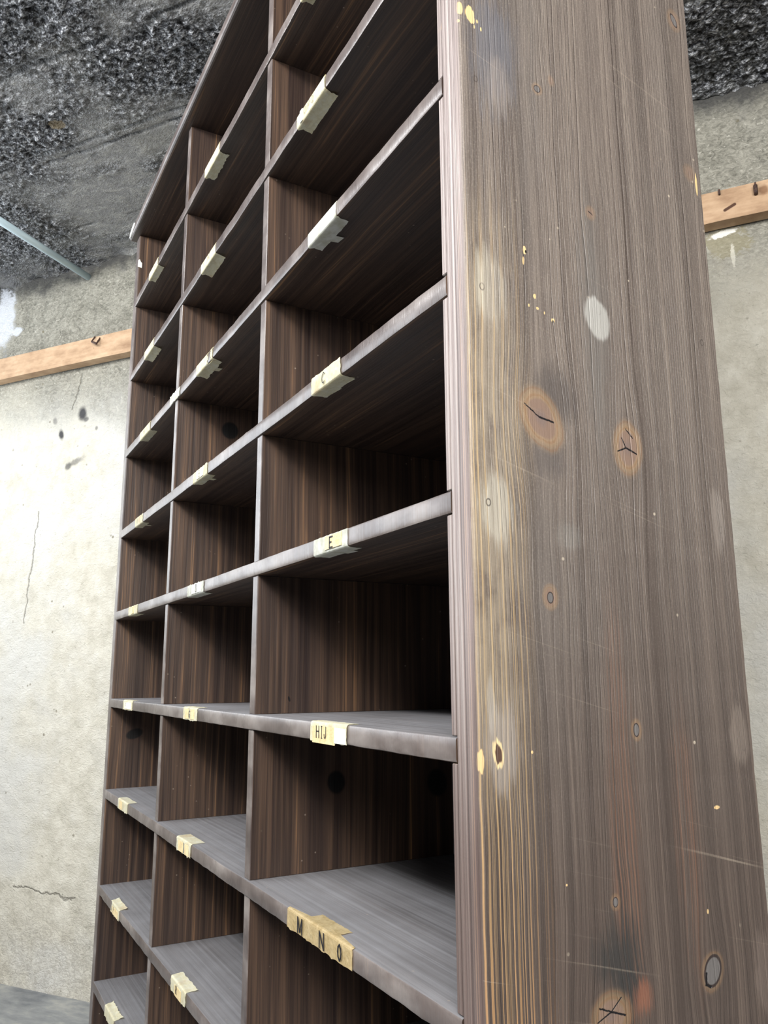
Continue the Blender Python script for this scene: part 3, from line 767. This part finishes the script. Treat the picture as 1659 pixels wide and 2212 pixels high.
def paper_label(si, x0, x1, topflap=0.0, botflap=0.0, text=(), patch=None, lift=0.0, ragged=0.0015, z_lo=0.0, z_hi=0.0,
                base=None, tabs=(), torn=None, label=None, tflap=None):
    """paper folded over the edge of shelf si from x0 to x1; flaps run back over the top and/or the underside"""
    zt = ZT[si]; zb = zt - TS
    sd = si * 31 + x0 * 57
    base = base or mpa
    e = 0.0009
    botflap *= 0.62
    tabs = [(a, b, dd * 0.62) for a, b, dd in tabs]
    yf = -0.0012 - e
    path = []                                        # (y, z, kind)
    def arc(cy, cz, a0, a1, r, n=4):
        return [(cy + r * math.cos(a), cz + r * math.sin(a)) for a in frange(a0, a1, n)]
    if topflap:
        for k in range(5): path.append((topflap * (1 - k / 5) + 0.003, zt + e * 0.7 + lift * (1 - k / 5) ** 1.5, 't'))
        path += [(p[0], p[1], 'c') for p in arc(yf + 0.0034, zt + e * 0.7 - 0.0034, math.pi / 2, math.pi, 0.0034)]
    else:
        path.append((yf, zt - 0.0010 + z_hi, 'e'))
    for k in range(1, 5): path.append((yf, zt - 0.0028 - (TS - 0.0056) * k / 5, 'f'))
    if botflap:
        path += [(p[0], p[1], 'c') for p in arc(yf + 0.0030, zb - e * 0.7 + 0.0030, math.pi, 3 * math.pi / 2, 0.0030)]
        for k in range(5): path.append((0.003 + botflap * (k + 1) / 5, zb - e * 0.7 - lift * ((k + 1) / 5) ** 1.5, 'b'))
    else:
        path.append((yf, zb + 0.0004 - z_lo, 'e'))
    NX = 36
    bm = bmesh.new()
    rows = []
    M = len(path)
    for i in range(NX):
        s = i / (NX - 1)
        row = []
        for j, (py, pz, kd) in enumerate(path):
            inset = 0.0
            t0, t1 = x0, x1
            if kd == 't':                            # the flap is a narrower tongue
                a, b = tflap or (0.0, 1.0)
                t0, t1 = x0 + (x1 - x0) * a, x0 + (x1 - x0) * b
            if kd == 'b': t0, t1 = x0 + 0.05 * (x1 - x0), x1 - 0.02 * (x1 - x0)
            ragged_ = ragged * 0.45
            j0 = ragged_ * fbm(Vector((j * 0.9, sd, 1.0)), 3) * 2.2
            j1 = ragged_ * fbm(Vector((j * 0.9, sd, 6.0)), 3) * 2.2
            u = (t0 + j0) * (1 - s) + (t1 + j1) * s
            dy = dz = 0.0
            w = 0.0006 * abs(fbm(Vector((u * 70, j * 0.6, sd)), 2))
            if kd in ('f', 'e'): dy = -w
            if kd == 't': dz = w * 0.8
            if kd == 'b': dz = -w * 0.8
            if j == 0:
                jg = ragged * 0.7 * fbm(Vector((u * 90, sd, 3.0)), 3)
                if kd == 't': dy += jg
                else: dz += jg
            if j == M - 1:
                jg = ragged * 0.7 * fbm(Vector((u * 90, sd, 8.0)), 3)
                if kd == 'b': dy += jg
                else: dz += jg - abs(jg) * 0.5
            row.append(bm.verts.new((u, py + dy, pz + dz)))
        rows.append(row)
    mats = [base, mik, mtp, mwt, mfi]
    fvis = []
    for i in range(NX - 1):
        for j in range(M - 1):
            if torn and path[j][2] in ('f', 'c', 'e') and path[j + 1][2] in ('f', 'c', 'e'):
                s = (i + 0.5) / (NX - 1)
                if abs(s - torn) < 0.075 + 0.03 * math.sin(j * 1.7) and j > M * 0.25: continue
            fvis.append(bm.faces.new((rows[i][j], rows[i][j + 1], rows[i + 1][j + 1], rows[i + 1][j])))
    for (a, b, depth) in tabs:                       # torn tongues under the shelf
        u0, u1 = x0 + (x1 - x0) * a, x0 + (x1 - x0) * b
        ys = (0.003 + botflap * 0.9, 0.003 + botflap * 0.9 + depth)
        zz = zb - e * 0.7 - lift
        n = [bm.verts.new((u0, ys[0], zz)), bm.verts.new((u1, ys[0], zz)), bm.verts.new((u1 + 0.002, ys[1], zz - 0.0006)), bm.verts.new((u0 + 0.003, ys[1] - 0.002, zz - 0.0006))]
        bm.faces.new(n)
    bmesh.ops.solidify(bm, geom=list(bm.faces), thickness=0.00035)
    if patch:
        for (a, b, lo, hi, mi) in patch:
            u0, u1 = x0 + (x1 - x0) * a, x0 + (x1 - x0) * b
            add_box(bm, u0, u1, yf - 0.00105, yf - 0.0002, zb + TS * lo, zb + TS * hi, 0, mi)
    for (ch, cx, h, w, sw, mi) in text:
        czz = zb + TS * 0.5 - h / 2
        for st in LET[ch]:
            for p, q in zip(st, st[1:]):
                stroke(bm, (cx - w / 2 + p[0] * w, czz + p[1] * h), (cx - w / 2 + q[0] * w, czz + q[1] * h), sw, yf - 0.00155, mi)
    par = shelves[si]
    me = bpy.data.meshes.new('paper_label'); bm.to_mesh(me); bm.free()
    for m in mats: me.materials.append(m.m)
    o = bpy.data.objects.new('paper_label', me); C.objects.link(o); o.parent = par
    o.matrix_parent_inverse = parent_world(par).inverted()
    o['label'] = label or 'blank torn cream paper label'
    return o

cream_patch = [(.28, .80, .1, .92, 2)]
# row 1 and 2 (upper, seen from below)
paper_label(1, -1.4816, -1.3807, 0.006, 0.020, lift=0.002, label='cream paper label with a curled lower flap')
paper_label(1, -0.9578, -0.8531, 0.006, 0.026, lift=0.001, ragged=.003)
paper_label(1, -0.430, -0.330, 0.006, 0.024)
paper_label(2, -1.4825, -1.3745, 0.010, 0.026, lift=0.004, ragged=.003)
paper_label(2, -0.9536, -0.8528, 0.009, 0.028, lift=0.004, ragged=.002, text=[('N', -.897, .012, .010, .0007, 4)])
paper_label(2, -0.4337, -0.3318, 0.008, 0.028, lift=0.003, text=[('O', -.4004, .0125, .0085, .0008, 4), ('P', -.3865, .0125, .0075, .0008, 4), ('Q', -.3740, .0125, .0085, .0008, 4)],
            patch=[(.13, .22, .05, .95, 3)], label='cream paper label marked OPQ')
paper_label(3, -1.4768, -1.3638, 0.007, 0.024, ragged=.002, text=[('R', -1.425, .012, .009, .0007, 4)])
paper_label(3, -0.9548, -0.8441, 0.006, 0.026, lift=0.003, torn=.80, tabs=((.50, .66, .020),), ragged=.003, label='cream paper label torn open at its right end')
paper_label(3, -1.1672, -1.0853, 0.0, 0.0, base=mwt, ragged=.004, label='small white paper remnant over the divider')
paper_label(3, -0.3836, -0.2899, 0.004, 0.025, base=mwt, tabs=((.36, .54, .022),), lift=.001, label='white paper label with a cross shaped flap below')
paper_label(4, -1.4742, -1.3877, 0.0, 0.020, text=[('A', -1.445, .013, .008, .0008, 4)], tabs=((.5, .62, .022),), ragged=.003, label='cream paper label faintly marked A')
paper_label(4, -0.9435, -0.8477, 0.0, 0.020, text=[('B', -.8963, .014, .008, .0011, 4)], tabs=((.55, .70, .018),), ragged=.003, patch=[(.3, .75, .12, .9, 0)], label='cream paper label marked B')
paper_label(4, -0.3635, -0.2723, 0.0, 0.026, text=[('C', -.3223, .0150, .0080, .0012, 1)], z_hi=.0015, tabs=((.28, .50, .006), (.75, .93, .006)), ragged=.002, label='cream paper label marked C')
paper_label(5, -1.4918, -1.3885, 0.0, 0.022, text=[('I', -1.436, .012, .006, .0011, 4)], patch=[(.35, .62, .12, .88, 2)], ragged=.003, label='cream paper label with a faint letter on brown tape')
paper_label(5, -0.9478, -0.8404, 0.0, 0.022, text=[('D', -.8837, .0140, .0080, .0013, 1)], patch=[(.30, .86, .12, .88, 0)], base=mwt, ragged=.003, label='white paper label marked D')
paper_label(5, -0.3483, -0.2496, 0.0, 0.024, base=mwt, patch=[(.36, .84, .16, .90, 2)], text=[('E', -.2937, .0130, .0085, .0019, 1)], tabs=((.50, .75, .012),), ragged=.001, label='white paper label with the letter E on tan tape')
# rows below eye level, seen from above
paper_label(6, -1.4904, -1.3824, 0.010, 0.0, text=[('F', -1.4518, .011, .007, .0011, 4)], patch=[(.2, .9, .12, .8, 0)], ragged=.003, label='cream paper label faintly marked F')
paper_label(6, -0.9385, -0.8468, 0.014, 0.0, text=[('G', -.8939, .0130, .0060, .0012, 1)], patch=[(.15, .42, .1, .86, 2), (.56, .80, .1, .86, 2)], ragged=.002, label='cream paper label marked G')
paper_label(6, -0.3509, -0.2502, 0.012, 0.0, base=mpa, patch=[(.08, .70, -.08, .80, 2), (.70, .985, .04, .80, 3)],
            text=[('H', -.3267, .0135, .0075, .0013, 1), ('I', -.3150, .0135, .0042, .0008, 1), ('J', -.3050, .0135, .0065, .0009, 1)], ragged=.002, label='tan and white paper label marked HIJ')
paper_label(7, -1.4839, -1.3751, 0.016, 0.0, patch=[(.18, .45, .1, .86, 2)], ragged=.002, label='blank cream paper label with a brown stain')
paper_label(7, -0.9455, -0.8536, 0.020, 0.0, text=[('L', -.8930, .015, .005, .0012, 1)], patch=[(.15, .48, .04, .80, 2), (.62, .86, .04, .80, 2)], ragged=.003, label='cream paper label marked with one thin stroke')
paper_label(7, -0.4146, -0.2340, 0.019, 0.0, base=mtp, tflap=(.30, .74),
            text=[('M', -.3722, .0165, .0125, .0022, 1), ('N', -.3095, .0165, .0115, .0022, 1), ('O', -.2626, .0155, .0085, .0021, 1)], ragged=.002, label='long tan paper label lettered M N O')
paper_label(8, -1.4980, -1.3997, 0.013, 0.0, text=[('P', -1.4578, .011, .007, .0013, 4)], patch=[(.25, .85, .04, .72, 2)], ragged=.003, lift=.003, label='stained tan paper label with a lifted top flap')
paper_label(8, -0.9429, -0.8477, 0.015, 0.0, text=[('R', -.9020, .012, .006, .0015, 1)], patch=[(.30, .72, .02, .74, 2)], ragged=.003, lift=.002, label='cream paper label marked R')
paper_label(9, -1.4964, -1.3918, 0.014, 0.0, ragged=.005, lift=.003, label='crumpled cream paper label, lowest at the far end')
paper_label(9, -0.945, -0.850, 0.014, 0.0, ragged=.003)
paper_label(8, -0.370, -0.270, 0.014, 0.0, ragged=.003)
# paper remnant inside the far side board
bm = bmesh.new()
pts = [(-.0006, 2.271), (-.0004, 2.292), (.004, 2.296), (.007, 2.289), (.011, 2.285), (.011, 2.270)]
a = [bm.verts.new((XL + 0.0008, p[0], p[1])) for p in pts]; b = [bm.verts.new((XL - 0.0004, p[0], p[1])) for p in pts]
bm.faces.new(a); bm.faces.new(b[::-1])
for k in range(6): bm.faces.new((a[k], a[(k + 1) % 6], b[(k + 1) % 6], b[k]))
o = obj('paper_scrap', bm, mwt, case); o['label'] = 'small cream paper scrap on the far side panel'

# stand the bookcase at its angle to the wall
case.location = GR @ case.location
case.rotation_euler = (0, 0, -WA)
